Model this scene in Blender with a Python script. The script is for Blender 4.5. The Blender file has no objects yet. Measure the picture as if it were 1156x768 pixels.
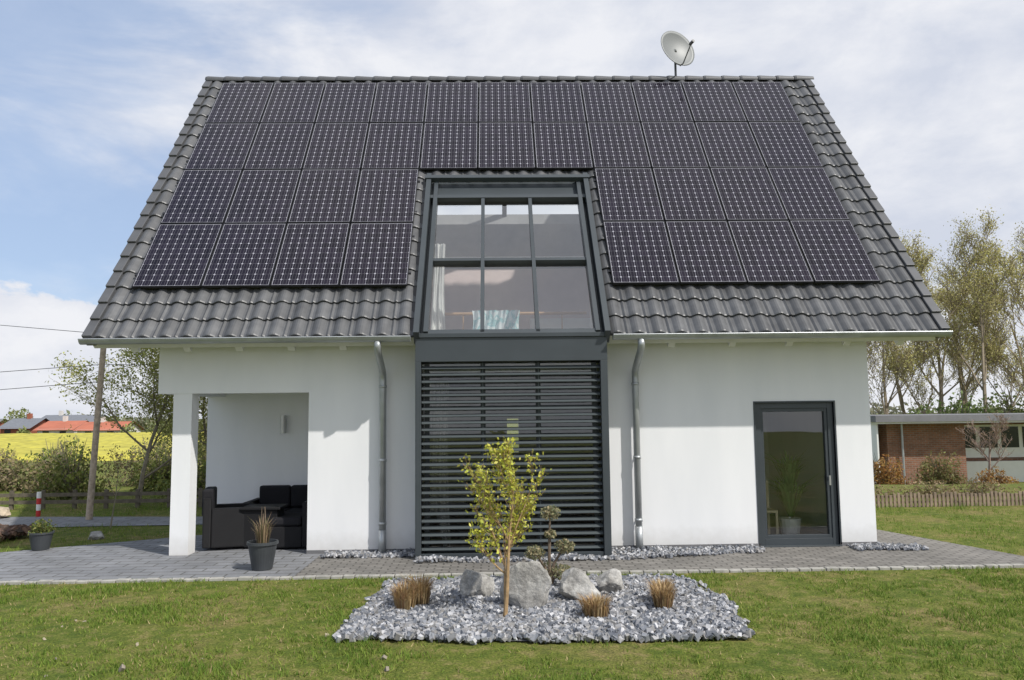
import bpy, math, random
import numpy as np
from mathutils import Matrix, Vector, noise
random.seed(7); rng=np.random.default_rng(7)
scene=bpy.context.scene
COL=scene.collection

# ---------------------------------------------------------------- helpers
def smooth(a,b,t):
    t=np.clip((np.asarray(t,dtype=float)-a)/(b-a),0,1); return t*t*(3-2*t)
def terrain(x,y):
    return -1.3*smooth(8,22,y)*smooth(5,13,x) - 4*smooth(99,125,y)
def empty(name,loc=(0,0,0)):
    o=bpy.data.objects.new(name,None); o.location=loc; o.empty_display_size=.3; COL.objects.link(o); return o
def mobj(name,verts,faces,mat,parent=None,sm=False,cols=None,mats=None,fm=None):
    me=bpy.data.meshes.new(name)
    if isinstance(verts,np.ndarray): verts=verts.tolist()
    if isinstance(faces,np.ndarray): faces=faces.tolist()
    me.from_pydata(verts,[],faces)
    if mats:
        for m in mats: me.materials.append(m)
        if fm is not None: me.polygons.foreach_set('material_index',np.asarray(fm,dtype=np.int32))
    elif mat: me.materials.append(mat)
    if cols is not None:
        a=me.color_attributes.new('Col','FLOAT_COLOR','POINT')
        c=np.ones((len(me.vertices),4),dtype=np.float32); c[:,:3]=cols
        a.data.foreach_set('color',c.ravel())
    if sm: me.polygons.foreach_set('use_smooth',np.ones(len(me.polygons),dtype=bool))
    me.update()
    o=bpy.data.objects.new(name,me); COL.objects.link(o)
    if parent:
        o.parent=parent; o.matrix_parent_inverse=Matrix.Translation(-Vector(parent.location))
    return o
class MB:
    def __init__(s): s.v=[]; s.f=[]; s.m=[]
    def box(s,x0,x1,y0,y1,z0,z1,m=0,T=None):
        b=len(s.v)
        P=[(x0,y0,z0),(x1,y0,z0),(x1,y1,z0),(x0,y1,z0),(x0,y0,z1),(x1,y0,z1),(x1,y1,z1),(x0,y1,z1)]
        if T: P=[T(*p) for p in P]
        s.v+=P; F=[(0,3,2,1),(4,5,6,7),(0,1,5,4),(1,2,6,5),(2,3,7,6),(3,0,4,7)]
        s.f+=[tuple(b+i for i in q) for q in F]; s.m+=[m]*6; return s
    def tube(s,pts,rad,n=10,m=0,cap=True):
        if not hasattr(rad,'__len__'): rad=[rad]*len(pts)
        b=len(s.v); pts=[Vector(p) for p in pts]; up=None
        for i,p in enumerate(pts):
            d=(pts[min(i+1,len(pts)-1)]-pts[max(i-1,0)]).normalized()
            if up is None: up=d.orthogonal().normalized()
            a=(up-d*up.dot(d)); a=a.normalized() if a.length>1e-5 else d.orthogonal().normalized()
            up=a; c=d.cross(a)
            for k in range(n):
                t=2*math.pi*k/n; s.v.append(tuple(p+(a*math.cos(t)+c*math.sin(t))*rad[i]))
        for i in range(len(pts)-1):
            for k in range(n):
                k2=(k+1)%n; s.f.append((b+i*n+k,b+i*n+k2,b+(i+1)*n+k2,b+(i+1)*n+k)); s.m.append(m)
        if cap:
            s.f.append(tuple(b+k for k in range(n))[::-1]); e=b+(len(pts)-1)*n
            s.f.append(tuple(e+k for k in range(n))); s.m+=[m,m]
        return s
    def poly(s,pts,m=0):
        b=len(s.v); s.v+=[tuple(p) for p in pts]; s.f.append(tuple(range(b,b+len(pts)))); s.m.append(m); return s
    def obj(s,name,mats,parent=None,sm=False,bevel=0):
        if not isinstance(mats,(list,tuple)): mats=[mats]
        o=mobj(name,s.v,s.f,None,parent,sm,mats=mats,fm=s.m)
        if bevel:
            md=o.modifiers.new('b','BEVEL'); md.width=bevel; md.segments=2; md.limit_method='ANGLE'
        return o
def box(name,mat,parent,*a,bevel=0): return MB().box(*a).obj(name,mat,parent,bevel=bevel)

# ---------------------------------------------------------------- materials
def newmat(name):
    m=bpy.data.materials.new(name); m.use_nodes=True; nt=m.node_tree
    return m,nt,nt.nodes['Principled BSDF'],nt.links
def nz(nt,scale,detail=4,coord=None,rough=.55):
    tc=nt.nodes.new('ShaderNodeTexCoord'); n=nt.nodes.new('ShaderNodeTexNoise')
    n.inputs['Scale'].default_value=scale; n.inputs['Detail'].default_value=detail; n.inputs['Roughness'].default_value=rough
    nt.links.new(tc.outputs[coord or 'Object'],n.inputs['Vector']); return n
def ramp(nt,src,stops):
    r=nt.nodes.new('ShaderNodeValToRGB'); e=r.color_ramp.elements
    while len(e)<len(stops): e.new(.5)
    for i,(p,c) in enumerate(stops):
        e[i].position=p; e[i].color=(*c,1) if len(c)==3 else c
    nt.links.new(src,r.inputs[0]); return r
def mat(name,c,rough=.6,metal=0,var=.12,scale=3,bump=0,bscale=60,spec=.5):
    m,nt,b,L=newmat(name)
    n=nz(nt,scale,4)
    lo=tuple(x*(1-var) for x in c); hi=tuple(min(1,x*(1+var)) for x in c)
    r=ramp(nt,n.outputs['Fac'],[(.3,lo),(.7,hi)]); L.new(r.outputs[0],b.inputs['Base Color'])
    b.inputs['Roughness'].default_value=rough; b.inputs['Metallic'].default_value=metal
    b.inputs['Specular IOR Level'].default_value=spec
    if bump:
        n2=nz(nt,bscale,4); bp=nt.nodes.new('ShaderNodeBump'); bp.inputs['Strength'].default_value=bump; bp.inputs['Distance'].default_value=.01
        L.new(n2.outputs['Fac'],bp.inputs['Height']); L.new(bp.outputs[0],b.inputs['Normal'])
    return m
def attrmat(name,rough=.7,trans=0,spec=.3):
    m,nt,b,L=newmat(name)
    a=nt.nodes.new('ShaderNodeAttribute'); a.attribute_name='Col'
    L.new(a.outputs['Color'],b.inputs['Base Color']); b.inputs['Roughness'].default_value=rough
    b.inputs['Specular IOR Level'].default_value=spec
    if trans:
        t=nt.nodes.new('ShaderNodeBsdfTranslucent'); L.new(a.outputs['Color'],t.inputs['Color'])
        mx=nt.nodes.new('ShaderNodeMixShader'); mx.inputs[0].default_value=trans
        L.new(b.outputs[0],mx.inputs[1]); L.new(t.outputs[0],mx.inputs[2]); L.new(mx.outputs[0],nt.nodes['Material Output'].inputs[0])
    return m
M_leaf=attrmat('leaf',.6,.35)
M_bladem=attrmat('grass_blade',.7,.3,.2)
M_stone=attrmat('gravel_chips',.8)
M_bark=mat('bark',(.14,.105,.075),.9,var=.35,scale=8)
M_barkd=mat('bark_grey',(.21,.18,.13),.9,var=.3,scale=5)

def plaster():
    m,nt,b,L=newmat('white_plaster')
    tc=nt.nodes.new('ShaderNodeTexCoord'); mp=nt.nodes.new('ShaderNodeMapping'); mp.inputs['Scale'].default_value=(1.6,1.6,.35)
    L.new(tc.outputs['Object'],mp.inputs[0])
    n=nt.nodes.new('ShaderNodeTexNoise'); n.inputs['Scale'].default_value=1.5; n.inputs['Detail'].default_value=5; L.new(mp.outputs[0],n.inputs[0])
    r=ramp(nt,n.outputs['Fac'],[(.3,(.77,.78,.79)),(.7,(.83,.835,.84))])
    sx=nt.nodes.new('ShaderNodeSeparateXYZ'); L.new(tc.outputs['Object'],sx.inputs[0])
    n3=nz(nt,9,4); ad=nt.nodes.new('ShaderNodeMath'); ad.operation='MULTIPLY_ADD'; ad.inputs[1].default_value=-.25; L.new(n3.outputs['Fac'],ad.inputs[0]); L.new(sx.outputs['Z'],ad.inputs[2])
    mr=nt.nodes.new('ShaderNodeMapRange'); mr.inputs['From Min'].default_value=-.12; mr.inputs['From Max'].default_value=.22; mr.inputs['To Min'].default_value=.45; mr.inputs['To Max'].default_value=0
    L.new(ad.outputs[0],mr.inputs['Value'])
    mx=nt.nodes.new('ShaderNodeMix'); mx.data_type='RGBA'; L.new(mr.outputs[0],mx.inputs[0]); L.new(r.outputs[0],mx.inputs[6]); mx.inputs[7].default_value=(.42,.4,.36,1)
    L.new(mx.outputs[2],b.inputs['Base Color']); b.inputs['Roughness'].default_value=.9; b.inputs['Specular IOR Level'].default_value=.2
    n2=nz(nt,170,2); bp=nt.nodes.new('ShaderNodeBump'); bp.inputs['Strength'].default_value=.35; bp.inputs['Distance'].default_value=.004
    L.new(n2.outputs['Fac'],bp.inputs['Height']); L.new(bp.outputs[0],b.inputs['Normal'])
    return m
M_wall=plaster()
M_int=mat('interior_white',(.84,.85,.84),.9,var=.03)
M_mauve=mat('interior_mauve',(.74,.61,.58),.9,var=.05)
M_floor=mat('interior_floor',(.40,.29,.20),.5,var=.2)
M_anth=mat('anthracite_metal',(.050,.060,.067),.42,metal=.1,var=.08,scale=2)
M_anth2=mat('anthracite_slat',(.085,.10,.105),.38,metal=.2,var=.08,scale=2)
M_zinc=mat('zinc',(.40,.42,.43),.42,metal=.5,var=.15,scale=4)
M_whitepaint=mat('white_paint',(.75,.75,.73),.55,var=.04)
M_black=mat('black_frame',(.010,.010,.012),.4)
M_pvframe=mat('panel_frame_alu',(.030,.030,.034),.35,metal=.3)
M_plinth=mat('plinth',(.16,.16,.165),.9,var=.2)
M_steel=mat('rail_alu',(.5,.5,.5),.35,metal=.8)
def glass(name,tint=(.90,.93,.92),ior=1.5,extra=0.0):
    m,nt,b,L=newmat(name); nt.nodes.remove(b)
    g=nt.nodes.new('ShaderNodeBsdfGlossy'); g.inputs['Roughness'].default_value=.0
    n=nz(nt,.9,1); bp=nt.nodes.new('ShaderNodeBump'); bp.inputs['Strength'].default_value=.04; bp.inputs['Distance'].default_value=.05
    L.new(n.outputs['Fac'],bp.inputs['Height']); L.new(bp.outputs[0],g.inputs['Normal'])
    t=nt.nodes.new('ShaderNodeBsdfTransparent'); t.inputs[0].default_value=(*tint,1)
    f=nt.nodes.new('ShaderNodeFresnel'); f.inputs[0].default_value=ior
    a=nt.nodes.new('ShaderNodeMath'); a.operation='MULTIPLY_ADD'; a.inputs[1].default_value=1.6; a.inputs[2].default_value=extra; a.use_clamp=True; L.new(f.outputs[0],a.inputs[0])
    mx=nt.nodes.new('ShaderNodeMixShader'); L.new(a.outputs[0],mx.inputs[0]); L.new(t.outputs[0],mx.inputs[1]); L.new(g.outputs[0],mx.inputs[2])
    L.new(mx.outputs[0],nt.nodes['Material Output'].inputs[0]); return m
M_glass=glass('window_glass',extra=.07)
M_glassr=glass('roof_window_glass',tint=(.93,.96,.955),extra=.17)

def tilemat():
    m,nt,b,L=newmat('roof_tile')
    a=nt.nodes.new('ShaderNodeAttribute'); a.attribute_name='Col'
    n=nz(nt,6,5); r=ramp(nt,n.outputs['Fac'],[(.3,(.75,.75,.75)),(.75,(1.2,1.2,1.18))])
    mx=nt.nodes.new('ShaderNodeMix'); mx.data_type='RGBA'; mx.blend_type='MULTIPLY'; mx.inputs[0].default_value=1
    L.new(a.outputs['Color'],mx.inputs[6]); L.new(r.outputs[0],mx.inputs[7]); L.new(mx.outputs[2],b.inputs['Base Color'])
    b.inputs['Roughness'].default_value=.45; return m
M_tile=tilemat()

def pvmat():
    m,nt,b,L=newmat('pv_cells')
    uv=nt.nodes.new('ShaderNodeUVMap'); uv.uv_map='UVMap'; sp=nt.nodes.new('ShaderNodeSeparateXYZ'); L.new(uv.outputs[0],sp.inputs[0])
    def M(op,a,bb=None,c=None):
        n=nt.nodes.new('ShaderNodeMath'); n.operation=op
        for i,x in enumerate((a,bb,c)):
            if x is None: continue
            if isinstance(x,(int,float)): n.inputs[i].default_value=x
            else: L.new(x,n.inputs[i])
        return n.outputs[0]
    fx=M('ABSOLUTE',M('SUBTRACT',M('FRACT',sp.outputs[0]),.5)); fy=M('ABSOLUTE',M('SUBTRACT',M('FRACT',sp.outputs[1]),.5))
    gx=M('GREATER_THAN',fx,.478); gy=M('MULTIPLY',M('GREATER_THAN',fy,.488),.4)
    cor=M('GREATER_THAN',M('ADD',fx,fy),.845)
    bus=M('LESS_THAN',M('ABSOLUTE',M('SUBTRACT',fx,.2)),.018)
    uv2=nt.nodes.new('ShaderNodeUVMap'); uv2.uv_map='Edge'; s2=nt.nodes.new('ShaderNodeSeparateXYZ'); L.new(uv2.outputs[0],s2.inputs[0])
    ex=M('GREATER_THAN',M('ABSOLUTE',M('SUBTRACT',s2.outputs[0],.5)),.4925); ey=M('GREATER_THAN',M('ABSOLUTE',M('SUBTRACT',s2.outputs[1],.5)),.4945)
    edge=M('MAXIMUM',ex,ey)
    w=M('MAXIMUM',M('MAXIMUM',M('MAXIMUM',M('MULTIPLY',gx,.75),gy),cor),edge)
    fl=nt.nodes.new('ShaderNodeVectorMath'); fl.operation='FLOOR'; L.new(uv.outputs[0],fl.inputs[0])
    wn=nt.nodes.new('ShaderNodeTexWhiteNoise'); L.new(fl.outputs[0],wn.inputs['Vector'])
    r=ramp(nt,wn.outputs['Value'],[(0,(.007,.005,.010)),(1,(.015,.011,.021))])
    a=nt.nodes.new('ShaderNodeMix'); a.data_type='RGBA'; L.new(bus,a.inputs[0]); L.new(r.outputs[0],a.inputs[6]); a.inputs[7].default_value=(.09,.09,.10,1)
    c=nt.nodes.new('ShaderNodeMix'); c.data_type='RGBA'; L.new(w,c.inputs[0]); L.new(a.outputs[2],c.inputs[6]); c.inputs[7].default_value=(.34,.34,.38,1)
    L.new(c.outputs[2],b.inputs['Base Color']); b.inputs['Roughness'].default_value=.1; b.inputs['Specular IOR Level'].default_value=.25
    return m
M_pv=pvmat()

def groundmat():
    m,nt,b,L=newmat('grass_ground')
    n1=nz(nt,.9,5,rough=.65); n2=nz(nt,6,6,rough=.7); n3=nz(nt,45,5,rough=.7)
    r1=ramp(nt,n1.outputs['Fac'],[(.38,(.09,.135,.022)),(.5,(.15,.18,.035)),(.62,(.25,.20,.09))])
    r2=ramp(nt,n2.outputs['Fac'],[(.40,(.06,.10,.018)),(.52,(.15,.18,.035)),(.63,(.30,.24,.12))])
    r3=ramp(nt,n3.outputs['Fac'],[(.40,(.4,.4,.35)),(.62,(1.25,1.2,1.15))])
    a=nt.nodes.new('ShaderNodeMix'); a.data_type='RGBA'; a.inputs[0].default_value=.5; L.new(r1.outputs[0],a.inputs[6]); L.new(r2.outputs[0],a.inputs[7])
    c=nt.nodes.new('ShaderNodeMix'); c.data_type='RGBA'; c.blend_type='MULTIPLY'; c.inputs[0].default_value=.85; L.new(a.outputs[2],c.inputs[6]); L.new(r3.outputs[0],c.inputs[7])
    L.new(c.outputs[2],b.inputs['Base Color']); b.inputs['Roughness'].default_value=.95; b.inputs['Specular IOR Level'].default_value=.15
    bp=nt.nodes.new('ShaderNodeBump'); bp.inputs['Strength'].default_value=.8; bp.inputs['Distance'].default_value=.02
    L.new(n3.outputs['Fac'],bp.inputs['Height']); L.new(bp.outputs[0],b.inputs['Normal']); return m
M_ground=groundmat()
def paver(name,c1,c2,mortar,sc,bw,rh):
    m,nt,b,L=newmat(name)
    tc=nt.nodes.new('ShaderNodeTexCoord')
    br=nt.nodes.new('ShaderNodeTexBrick'); br.inputs['Scale'].default_value=sc; br.inputs['Brick Width'].default_value=bw; br.inputs['Row Height'].default_value=rh
    br.inputs['Mortar Size'].default_value=.012; br.inputs['Color1'].default_value=(*c1,1); br.inputs['Color2'].default_value=(*c2,1); br.inputs['Mortar'].default_value=(*mortar,1)
    L.new(tc.outputs['Object'],br.inputs[0])
    n=nz(nt,1.3,6,rough=.7); r=ramp(nt,n.outputs['Fac'],[(.3,(.72,.72,.70)),(.7,(1.15,1.15,1.14))])
    n2=nz(nt,70,3); r2=ramp(nt,n2.outputs['Fac'],[(.3,(.85,.85,.85)),(.7,(1.1,1.1,1.1))])
    a=nt.nodes.new('ShaderNodeMix'); a.data_type='RGBA'; a.blend_type='MULTIPLY'; a.inputs[0].default_value=1; L.new(br.outputs[0],a.inputs[6]); L.new(r.outputs[0],a.inputs[7])
    c=nt.nodes.new('ShaderNodeMix'); c.data_type='RGBA'; c.blend_type='MULTIPLY'; c.inputs[0].default_value=1; L.new(a.outputs[2],c.inputs[6]); L.new(r2.outputs[0],c.inputs[7])
    L.new(c.outputs[2],b.inputs['Base Color']); b.inputs['Roughness'].default_value=.85
    bp=nt.nodes.new('ShaderNodeBump'); bp.inputs['Strength'].default_value=.4; bp.inputs['Distance'].default_value=.01; bp.invert=True
    L.new(br.outputs['Fac'],bp.inputs['Height']); L.new(bp.outputs[0],b.inputs['Normal']); return m
M_pave=paver('concrete_pavers',(.18,.185,.20),(.225,.23,.245),(.09,.09,.085),1,.4,.2)
M_pave2=paver('small_pavers',(.18,.17,.158),(.24,.225,.208),(.09,.085,.075),1,.2,.1)
def brickwall():
    m=paver('red_brick',(.20,.085,.05),(.30,.13,.075),(.24,.20,.16),1,.26,.085)
    nt=m.node_tree; tc=[n for n in nt.nodes if n.type=='TEX_COORD'][0]; br=[n for n in nt.nodes if n.type=='TEX_BRICK'][0]
    sx=nt.nodes.new('ShaderNodeSeparateXYZ'); cx=nt.nodes.new('ShaderNodeCombineXYZ'); ad=nt.nodes.new('ShaderNodeMath'); ad.operation='ADD'
    L=nt.links; L.new(tc.outputs['Object'],sx.inputs[0]); L.new(sx.outputs[0],ad.inputs[0]); L.new(sx.outputs[1],ad.inputs[1]); L.new(ad.outputs[0],cx.inputs[0]); L.new(sx.outputs[2],cx.inputs[1]); L.new(cx.outputs[0],br.inputs[0]); return m
M_brick=brickwall()

# ---------------------------------------------------------------- camera
cam=bpy.data.cameras.new('camera'); co=bpy.data.objects.new('camera',cam); COL.objects.link(co)
cam.sensor_width=36; cam.lens=882/1156*36; cam.clip_end=5000; cam.clip_start=.1
R=Matrix.Rotation(math.radians(-1.3),3,'Z')@Matrix.Rotation(math.radians(95.5),3,'X')@Matrix.Rotation(math.radians(-.65),3,'Z')
co.matrix_world=Matrix.Translation((0,-11.6,1.98))@R.to_4x4(); scene.camera=co

# ---------------------------------------------------------------- light
AZ,EL=math.radians(50),math.radians(48)
sv=Vector((math.sin(AZ)*math.cos(EL),-math.cos(AZ)*math.cos(EL),math.sin(EL)))
sl=bpy.data.lights.new('sun','SUN'); sl.energy=4.3; sl.angle=math.radians(.8); sl.color=(1,.96,.90)
so=bpy.data.objects.new('sun',sl); COL.objects.link(so); so.rotation_euler=sv.to_track_quat('Z','Y').to_euler(); so.location=(20,-20,25)
w=bpy.data.worlds.new('World'); scene.world=w; w.use_nodes=True; nt=w.node_tree; L=nt.links; nt.nodes.clear()
out=nt.nodes.new('ShaderNodeOutputWorld')
sk=nt.nodes.new('ShaderNodeTexSky'); sk.sky_type='NISHITA'; sk.sun_disc=False; sk.sun_elevation=EL; sk.sun_rotation=math.radians(180)-AZ; sk.dust_density=.6; sk.ozone_density=2.5
bg=nt.nodes.new('ShaderNodeBackground'); bg.inputs[1].default_value=.15; L.new(sk.outputs[0],bg.inputs[0])
tc=nt.nodes.new('ShaderNodeTexCoord'); sp=nt.nodes.new('ShaderNodeSeparateXYZ'); L.new(tc.outputs['Generated'],sp.inputs[0])
def WM(op,a,bb=None,c=None,cl=False):
    n=nt.nodes.new('ShaderNodeMath'); n.operation=op; n.use_clamp=cl
    for i,x in enumerate((a,bb,c)):
        if x is None: continue
        if isinstance(x,(int,float)): n.inputs[i].default_value=x
        else: L.new(x,n.inputs[i])
    return n.outputs[0]
def wnoise(scale,det,sc,rough=.6,dist=0):
    mp=nt.nodes.new('ShaderNodeMapping'); mp.inputs['Scale'].default_value=sc; L.new(tc.outputs['Generated'],mp.inputs[0])
    n=nt.nodes.new('ShaderNodeTexNoise'); n.inputs['Scale'].default_value=scale; n.inputs['Detail'].default_value=det; n.inputs['Roughness'].default_value=rough; n.inputs['Distortion'].default_value=dist
    L.new(mp.outputs[0],n.inputs[0]); return n.outputs['Fac']
def mr(v,a,b,c,d):
    n=nt.nodes.new('ShaderNodeMapRange'); n.interpolation_type='SMOOTHSTEP'; L.new(v,n.inputs[0]) 
    for i,x in zip((1,2,3,4),(a,b,c,d)): n.inputs[i].default_value=x
    return n.outputs[0]
na=wnoise(2.4,6,(1,1,3.0),.58,.4)
nb=wnoise(5.5,7,(1,1,1.9),.6,.2)
bias=mr(sp.outputs[0],-.60,.05,-.26,.20)
veil=mr(WM('ADD',na,bias),.26,.60,.30,.97)
low=mr(sp.outputs[2],.10,.24,.16,-.32)
cum=mr(WM('ADD',nb,low),.50,.60,0,1)
mask=WM('MAXIMUM',veil,cum)
shade=nt.nodes.new('ShaderNodeValToRGB'); e=shade.color_ramp.elements
mixn=WM('ADD',WM('MULTIPLY',na,.4),WM('MULTIPLY',nb,.6))
L.new(mixn,shade.inputs[0]); e[0].position=.40; e[0].color=(.66,.70,.80,1); e[1].position=.57; e[1].color=(.88,.89,.93,1)
cb=nt.nodes.new('ShaderNodeBackground'); cb.inputs[1].default_value=1.0; L.new(shade.outputs[0],cb.inputs[0])
# lift the clear sky to a pale hazy blue
hz=nt.nodes.new('ShaderNodeBackground'); hz.inputs[0].default_value=(.36,.56,.92,1); hz.inputs[1].default_value=.85
mh=nt.nodes.new('ShaderNodeMixShader'); mh.inputs[0].default_value=.55; L.new(bg.outputs[0],mh.inputs[1]); L.new(hz.outputs[0],mh.inputs[2])
mx=nt.nodes.new('ShaderNodeMixShader'); L.new(mask,mx.inputs[0]); L.new(mh.outputs[0],mx.inputs[1]); L.new(cb.outputs[0],mx.inputs[2]); L.new(mx.outputs[0],out.inputs[0])
scene.view_settings.view_transform='Standard'; scene.view_settings.look='None'; scene.view_settings.exposure=0

# ---------------------------------------------------------------- ground
t=np.linspace(-1,1,121); gx=np.sinh(t*5.2)/math.sinh(5.2)*1500
t=np.linspace(-.35,1,150); gy=np.sinh(t*5.5)/math.sinh(5.5)*2500
X,Y=np.meshgrid(gx,gy); Z=terrain(X,Y)
V=np.stack([X,Y,Z],-1).reshape(-1,3); nx=len(gx); ny=len(gy)
idx=np.arange(nx*ny).reshape(ny,nx)
F=np.stack([idx[:-1,:-1],idx[:-1,1:],idx[1:,1:],idx[1:,:-1]],-1).reshape(-1,4)
mobj('ground',V,F,M_ground,sm=True)

def sheet(name,pts,z,m,th=None):
    mb=MB(); mb.poly([(x,y,z) for x,y in pts]); 
    if th:
        n=len(pts)
        for i in range(n):
            a=pts[i]; c=pts[(i+1)%n]; mb.poly([(a[0],a[1],z),(a[0],a[1],z-th),(c[0],c[1],z-th),(c[0],c[1],z)])
    return mb.obj(name,m)
TER=[(-9.5,-1.72),(-2.52,-1.62),(-2.52,2.0),(-5.0,2.0),(-7.4,.55),(-9.5,-.1)]
sheet('terrace_paving',TER,.02,M_pave,.1)
sheet('brick_path',[(-2.515,-1.60),(6.9,-1.62),(7.1,-1.05),(6.35,1.5),(5.9,5),(5.6,5),(5.6,0.02),(-2.515,0.02)],.018,M_pave2,.1)
BP=[(-16,3.2),(-5.0,3.4),(-5.0,4.5),(-16,5.6)]
sheet('back_path',BP,.012,M_pave)
mb=MB(); x=-9.5
while x<6.9:
    l=.14+random.random()*.05; yy=-1.72+(x+9.5)*.0143 if x<-2.52 else -1.615; z=.028+random.random()*.012
    mb.box(x,x+l-.012,yy-.09+random.uniform(-.008,.008),yy,-.05,z); x+=l
mb.obj('edging_stones',mat('edging',(.33,.32,.29),.9,var=.25,scale=9),bevel=.008)

# ---------------------------------------------------------------- house
H=empty('white_house',(0,3.7,0))
O=Vector((0,-.6,3.11)); U=Vector((0,4.3,5.64)).normalized(); N=Vector((0,-U.z,U.y)); SL=7.09
def rp(x,s,h): p=O+U*s+N*h; return (x,p.y,p.z)
wl=MB()
wl.box(-4.94,-2.74,0,.3,2.35,3.62)
wl.box(-2.74,-1.10,0,.3,0,3.62)
wl.box(1.58,3.87,0,.3,0,3.62)
wl.box(3.87,5.05,0,.3,2.12,3.62)
wl.box(5.05,5.30,0,.3,0,3.62)
wl.box(-4.64,-2.74,2.0,2.3,0,2.7)
wl.box(-2.74,-2.44,.3,2.0,0,2.7)
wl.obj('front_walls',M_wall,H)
def prism(x0,x1,pts,name,m):
    mb=MB(); mb.poly([(x0,y,z) for y,z in pts]); mb.poly([(x1,y,z) for y,z in pts][::-1]); n=len(pts)
    for i in range(n):
        a=pts[i]; c=pts[(i+1)%n]; mb.poly([(x0,*a),(x1,*a),(x1,*c),(x0,*c)])
    return mb.obj(name,m,H)
rt=lambda y: 3.11+(y+.6)*5.64/4.3-.42
rb_=lambda y: 8.74-(y-3.7)*5.63/4.3-.42
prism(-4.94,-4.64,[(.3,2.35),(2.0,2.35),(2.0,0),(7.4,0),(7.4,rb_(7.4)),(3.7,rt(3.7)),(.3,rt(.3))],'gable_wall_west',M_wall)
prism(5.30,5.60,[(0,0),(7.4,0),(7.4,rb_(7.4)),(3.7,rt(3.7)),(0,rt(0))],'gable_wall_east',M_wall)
mb=MB(); mb.box(-4.64,.28,7.1,7.4,0,3.4); mb.box(.56,5.30,7.1,7.4,0,3.4); mb.box(.28,.56,7.1,7.4,0,1.1); mb.box(.28,.56,7.1,7.4,1.9,3.4); mb.obj('rear_wall',M_wall,H)
box('porch_ceiling',M_wall,H,-4.64,-2.74,.3,2.0,2.40,2.5)
box('porch_post',M_wall,H,-4.72,-4.45,.015,.285,.02,2.35)
pl=MB(); pl.box(-2.742,-1.10,-.012,0,0,.07); pl.box(1.58,3.87,-.012,0,0,.07); pl.box(5.05,5.602,-.012,0,0,.07); pl.obj('plinth_strip',M_plinth,H)
it=MB(); it.box(-2.44,5.30,.3,7.1,2.62,2.8); it.box(2.35,2.45,.3,7.1,.03,2.62); it.box(-2.44,-2.40,.3,7.1,.03,2.62); it.box(2.45,5.3,3.6,3.7,.03,2.62)
it.obj('interior_walls',M_int,H)
box('interior_floor',M_floor,H,-2.44,5.30,.001,7.1,-.05,.03)
box('bay_floor',M_plinth,H,-1.0,1.5,-.5,0,-.05,.025)
mb=MB(); mb.box(-2.2,-.6,4.6,5.2,.03,.95); mb.box(-.6,-.1,6.8,7.09,.03,2.2); mb.box(.9,2.3,5.5,6.1,.03,.8); mb.obj('room_furniture',M_int,H)
gp=[(.95,2.9),(6.0,2.9),(6.0,rb_(6.0)),(3.7,rt(3.7)),(.95,rt(.95))]
prism(-2.1,-2.0,gp,'gallery_side_west',M_int); prism(2.5,2.6,gp,'gallery_side_east',M_int)
ck=[(-.3,2.95),(.95,2.95),(.95,rt(.95)),(-.3,3.15)]
prism(-1.14,-1.06,ck,'gallery_cheek_west',M_int); prism(1.56,1.64,ck,'gallery_cheek_east',M_int)
g=MB(); g.box(-2.0,2.5,6.0,6.1,2.9,rb_(6.0),1); g.box(-1.05,1.55,-.45,.3,2.8,2.9,0); g.box(-2.0,2.5,.3,6.0,2.801,2.9,2)
g.box(-2.0,2.5,5.3,5.42,5.3,5.45,0); g.box(.8,2.3,5.5,5.99,2.9,4.1,0)
g.obj('gallery_room',[M_int,M_mauve,M_floor],H)
mb=MB(); mb.tube([(-1.0,.95,3.62),(1.5,.95,3.62)],.025,8); 
for xx in np.arange(-.9,1.5,.4): mb.tube([(xx,.95,2.9),(xx,.95,3.6)],.012,6)
mb.obj('gallery_rail',mat('rail_wood',(.5,.30,.15),.5),H)
def cloth(name,x0,x1,y,z0,z1,m,par,fold=26):
    n=44;k=16; v=[];f=[]
    for j in range(k):
        for i in range(n):
            u=i/(n-1); q=j/(k-1); x=x0+(x1-x0)*u+.02*math.sin(q*5+u*3); yy=y-.05+.03*math.sin(u*fold+q*2)+.02*math.sin(u*fold*2)
            z=z1-(z1-z0)*q*(1-.18*math.sin(u*4.2+.5)); v.append((x,yy,z))
    for j in range(k-1):
        for i in range(n-1): a=j*n+i; f.append((a,a+1,a+n+1,a+n))
    return mobj(name,v,f,m,par,sm=True)
def clothmat():
    m,nt,b,L=newmat('blanket'); n=nz(nt,5,4); r=ramp(nt,n.outputs['Fac'],[(.42,(.82,.87,.87)),(.5,(.3,.6,.62)),(.58,(.84,.87,.87))]); L.new(r.outputs[0],b.inputs['Base Color']); b.inputs['Roughness'].default_value=.9; return m
cloth('blanket',-.34,.40,.45,3.05,3.60,clothmat(),H)
cm=mat('curtain_white',(.8,.79,.76),.9)
cloth('curtain_west',-1.0,-.78,.9,2.95,4.75,cm,H,14)
cloth('curtain_lower',-1.0,-.7,.4,.1,2.5,cm,H,16)

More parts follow.
